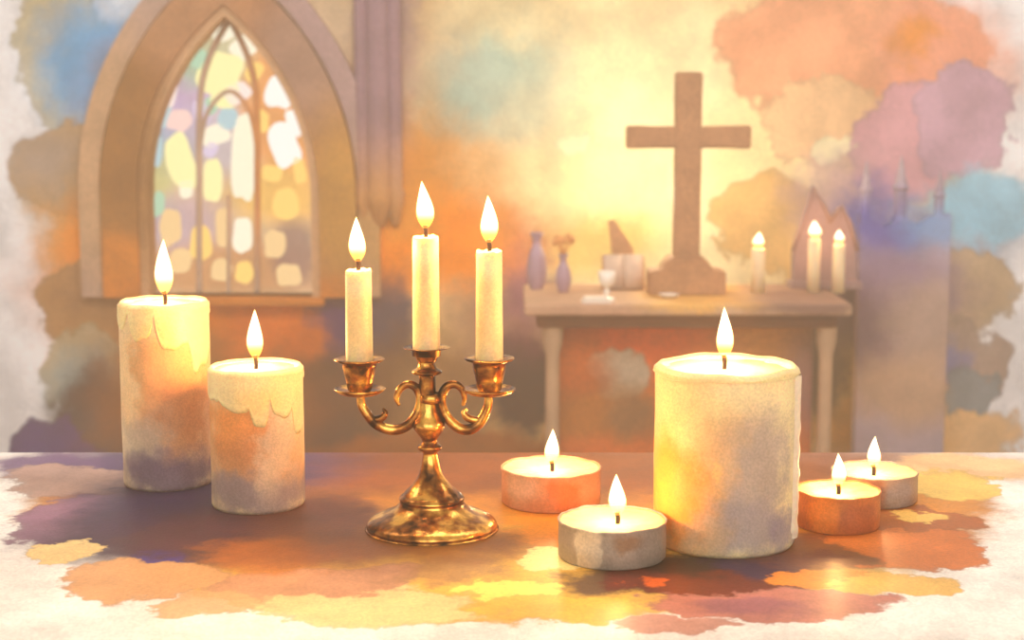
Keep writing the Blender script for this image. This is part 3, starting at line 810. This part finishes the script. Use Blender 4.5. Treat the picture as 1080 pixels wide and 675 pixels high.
# vessels, stand and cloth
def put(name, u, y, label, cat, group=None):
    return thing(name, (P(u, 300, y).x, y, AZ), label, cat, group)
def hs(v, y, u=700): return P(u, v, y).z - AZ
m_white = wash_mat('white_ceramic', (250, 232, 206), rough=.35, cloud=(20, .05))
ch = put('chalice', 640, 3.87, 'small white chalice on the altar left of the cross', 'chalice')
hh = hs(286, 3.87)
obj('cup', lathe([(.004, hh * .42), (.012, hh * .5), (.019, hh * .62), (.021, hh), (.018, hh), (.016, hh * .66), (0, hh * .55)], 28), m_white, ch)
obj('stem', lathe([(0, .003), (.006, .004), (.005, hh * .22), (.009, hh * .28), (.005, hh * .34), (.005, hh * .45), (0, hh * .46)], 20), m_white, ch)
obj('foot', lathe([(0, 0), (.022, 0), (.021, .004), (.007, .010), (0, .010)], 24), m_white, ch)
# folded napkin
nx = P(629, 318, 3.835).x
bm = bmesh.new()
for q in range(3): box(-.036 + .003 * q, .036 - .004 * q, -.024, .024 - .003 * q, .005 * q, .005 * q + .0045, .002, bm=bm)
for v in bm.verts: v.co.z += .002 * max(0, nz(v.co.x * 60, v.co.y * 60))
o = obj('napkin', bm, m_white, loc=(nx, 3.836, AZ)); tag(o, 'folded white napkin at the front edge of the altar slab', 'napkin')
dp = P(703, 292, 4.0)
o = obj('dish', lathe([(0, 0), (.012, 0), (.024, .006), (.026, .009), (.022, .008), (.01, .003), (0, .003)], 28), m_white, loc=(dp.x, 3.93, AZ))
tag(o, 'tiny shallow white dish before the foot of the cross', 'dish')
# book stand with open book
m_bs = wash_mat('stand_wood', (196, 142, 96), rough=.8, cloud=(14, .15)); m_page = wash_mat('book_pages', (214, 182, 152), rough=.8, cloud=(14, .1))
bs = put('book_stand', 656, 4.15, 'slanted brown book stand with a pale open book, left of the cross', 'book stand')
hb = hs(234, 4.08)
obj('support', prism([(-.016, 0), (.012, 0), (.030, hb * .55), (-.022, hb), (-.038, hb * .98)], -.006, .006, .002), m_bs, bs, smooth=False)
b2 = box(-.055, .055, -.006, .006, 0, hb * .48, .003)
for v in b2.verts: v.co.y += v.co.z * .45 - .06
obj('rest', b2, m_bs, bs, smooth=False)
for s in (-1, 1):
    bm = bmesh.new(); rows = []
    for j in range(9):
        f = j / 8; x = s * .050 * f; bulge = .010 * math.sin(f * PI) ** .7 * (1 - f * .4)
        rows.append([bm.verts.new((x, -.068 - bulge + zz * .45 * hb, zz * hb)) for zz in (.02, .5)] + [bm.verts.new((x, -.066 + zz * .45 * hb, zz * hb)) for zz in (.5, .02)])
    for R0, R1 in zip(rows[:-1], rows[1:]):
        for k in range(4): bm.faces.new((R0[k], R0[(k + 1) % 4], R1[(k + 1) % 4], R1[k]))
    bm.faces.new(rows[0]); bm.faces.new(rows[-1][::-1])
    obj('page_block', bm, m_page, bs)
# lavender vases at the left end
m_vase = wash_mat('lavender_glaze', (172, 138, 148), rough=.4, cloud=(20, .12))
m_fl = wash_mat('dried_flowers', (232, 160, 92), rough=.9, cloud=(30, .2))
def vase(u, y, vt, r, label, flowers):
    t = put('vase', u, y, label, 'vase'); h = hs(vt, y)
    obj('vase_body', lathe(spline([(0, 0), (r * .6, 0), (r, h * .3), (r * .8, h * .6), (r * .4, h * .82), (r * .65, h), (r * .5, h - .002), (0, h * .9)], 4), 28), m_vase, t)
    if flowers:
        bm = bmesh.new()
        for q in range(9):
            a = q * 2.4; e = Vector((math.cos(a) * r * 1.1, math.sin(a) * r * .9, h + .022 + .02 * random.random()))
            tube([(0, 0, h * .95), tuple(e * .6 + Vector((0, 0, h * .38))), tuple(e)], .0012, 5, bm=bm)
            lathe([(0, -.008), (.007, -.002), (.008, .004), (.004, .011), (0, .012)], 8, bm=bm, off=tuple(e))
        obj('flowers', bm, m_fl, t)
    return t
vase(566, 4.10, 246, .026, 'taller lavender vase at the left end of the altar', False)
vase(594, 4.04, 268, .020, 'low lavender vase with orange dried flowers near the chalice', True)
# gabled shrine and small candles on the right end
m_shr = wash_mat('shrine_wood', (142, 114, 112), [wb(850, 230, 30, 40, (160, 132, 132), .6, .5, 4.12)], rough=.8, dist=(5, .03), cloud=(10, .14), grain=(150, .12))
sr = put('gabled_shrine', 868, 4.14, 'small gabled wooden shrine behind two candles on the altar', 'shrine')
m4 = pxm(4.14)
def sx(u): return (u - 868) * m4
def sz(v): return hs(v, 4.14)
obj('back_panel', prism([(sx(836), 0), (sx(836), sz(262)), (sx(848), sz(226)), (sx(854), sz(198)), (sx(864), sz(214)), (sx(872), sz(232)), (sx(884), sz(218)), (sx(892), sz(236)), (sx(900), sz(262)), (sx(902), 0)], -.015, .03, .002), m_shr, sr, smooth=False)
bm = bmesh.new()
for pts in ([(834, 264), (846, 226), (854, 196), (866, 216), (873, 232)], [(871, 234), (884, 216), (894, 236), (902, 264)]):
    tube([(sx(u), -.018, sz(v)) for u, v in pts], .0055, 8, bm=bm)
obj('gable_trim', bm, m_shr, sr)
obj('step', box(sx(832), sx(906), -.04, .04, 0, .018, .003), m_shr, sr, smooth=False)
m_ivory = wash_mat('ivory_wax', (246, 216, 164), rough=.5, sss=.3, sss_r=.01, cloud=(20, .06))
def small(u, y, vt, r, label, h_f=.026):
    t = put('altar_candle', u, y, label, 'candle'); h = hs(vt, y)
    obj('wax_body', lathe([(0, 0), (r, 0), (r * .96, h * .5), (r * .95, h - .004), (r * .8, h), (r * .5, h - .003), (0, h - .003)], 28), m_ivory, t)
    add_flame(t, 0, 0, h - .003, h_f, .02, 0, wick_h=.007, w=h_f * .36)
small(858, 4.03, 252, .0155, 'ivory candle before the taller gable of the small shrine', .045)
small(884, 4.03, 257, .0155, 'ivory candle before the lower gable of the small shrine', .034)
small(799, 4.03, 262, .018, 'lone pale candle between the cross and the shrine', .040)

# choir screen at far right
YS = 4.36
SC = [wb(935, 240, 45, 34, (116, 120, 168), .9, .5, YS), wb(990, 240, 40, 30, (150, 172, 196), .8, .5, YS), wb(930, 300, 70, 34, (156, 142, 160), .8, .5, YS), wb(905, 350, 50, 50, (132, 104, 118), .85, .5, YS),
      wb(985, 340, 50, 40, (190, 166, 154), .8, .5, YS), wb(960, 410, 70, 40, (200, 168, 142), .8, .5, YS), wb(975, 210, 50, 20, (168, 158, 170), .6, .5, YS)]
m_scr = wash_mat('screen_paint', (176, 156, 160), SC, rough=.85, dist=(3.5, .07), fine=(14, .03), cloud=(8, .13), grain=(150, .12))
scr = thing('choir_screen', (0, 0, 0), 'lavender and blue choir screen with three pinnacles, standing right of the altar', 'screen')
def sp_(u, v): p = P(u, v, YS); return (p.x, p.z)
x0 = sp_(908, 250)[0]; x1 = sp_(1004, 250)[0]
poly = [(x0, 0)] + [sp_(u, v) for u, v in ((908, 226), (922, 232), (934, 240), (946, 232), (958, 231), (970, 238), (984, 228), (1004, 226))] + [(x1, 0)]
obj('panel', prism(poly, YS, YS + .05, .003), m_scr, scr, smooth=False)
for (u, vt, w) in ((914, 168, 6), (951, 163, 8), (992, 178, 6)):
    m5 = pxm(YS); c = P(u, 240, YS); zt = P(u, vt, YS).z; h = zt - c.z; r = w * m5
    obj('pinnacle', lathe([(0, 0), (r * 1.1, 0), (r * 1.1, h * .12), (r * .9, h * .16), (r * .85, h * .5), (r * 1.15, h * .54), (r * .8, h * .6), (r * .35, h * .85), (0, h)], 8, off=(c.x, YS + .025, c.z)), m_scr, scr, smooth=False)

# ------------------------------------------------------------------ light
def area(name, loc, rot, size, energy, colour, sy=None):
    ld = bpy.data.lights.new(name, 'AREA'); ld.energy = energy; ld.color = colour; ld.size = size
    if sy: ld.shape = 'RECTANGLE'; ld.size_y = sy
    o = bpy.data.objects.new(name, ld); COL.objects.link(o); o.location = loc; o.rotation_euler = rot; return o
# added fill lights: one behind the viewer, one under the ceiling
area('rear_fill', (0.2, -2.2, 2.2), (math.radians(82), 0, 0), 4.5, 85, (1.0, .98, .99), 2.2)
area('ceiling_fill', (0, 2.2, 3.3), (math.radians(38), 0, 0), 4.5, 135, (1.0, .98, 1.0), 1.6)
# lamp hidden behind the cross that washes the wall
ld = bpy.data.lights.new('altar_lamp', 'POINT'); ld.energy = 4.6; ld.color = (1, .86, .58); ld.shadow_soft_size = .05
lo = bpy.data.objects.new('altar_lamp', ld); COL.objects.link(lo); lo.location = (P(690, 200, 4.25).x, 4.25, P(690, 200, 4.25).z)

# thin warm haze, added throughout the chapel to give the flames halos
w = bpy.data.worlds.new('chapel_air'); S.world = w; w.use_nodes = True
nt = w.node_tree; nt.nodes.clear()
wo = nt.nodes.new('ShaderNodeOutputWorld'); bg = nt.nodes.new('ShaderNodeBackground'); bg.inputs[0].default_value = (.02, .02, .02, 1)
nt.links.new(bg.outputs[0], wo.inputs[0])
vs = nt.nodes.new('ShaderNodeVolumeScatter'); vs.inputs['Color'].default_value = (1, .80, .52, 1); vs.inputs['Density'].default_value = .058
nt.links.new(vs.outputs[0], wo.inputs[1])
S.cycles.volume_bounces = 1
S.cycles.max_bounces = 6; S.cycles.diffuse_bounces = 3
S.cycles.caustics_reflective = False; S.cycles.caustics_refractive = False
S.cycles.sample_clamp_indirect = 4.0
S.cycles.transparent_max_bounces = 12

S.view_settings.view_transform = 'Standard'; S.view_settings.look = 'None'
S.view_settings.gamma = 1.0; S.view_settings.use_curve_mapping = False
S.view_settings.exposure = 0.03
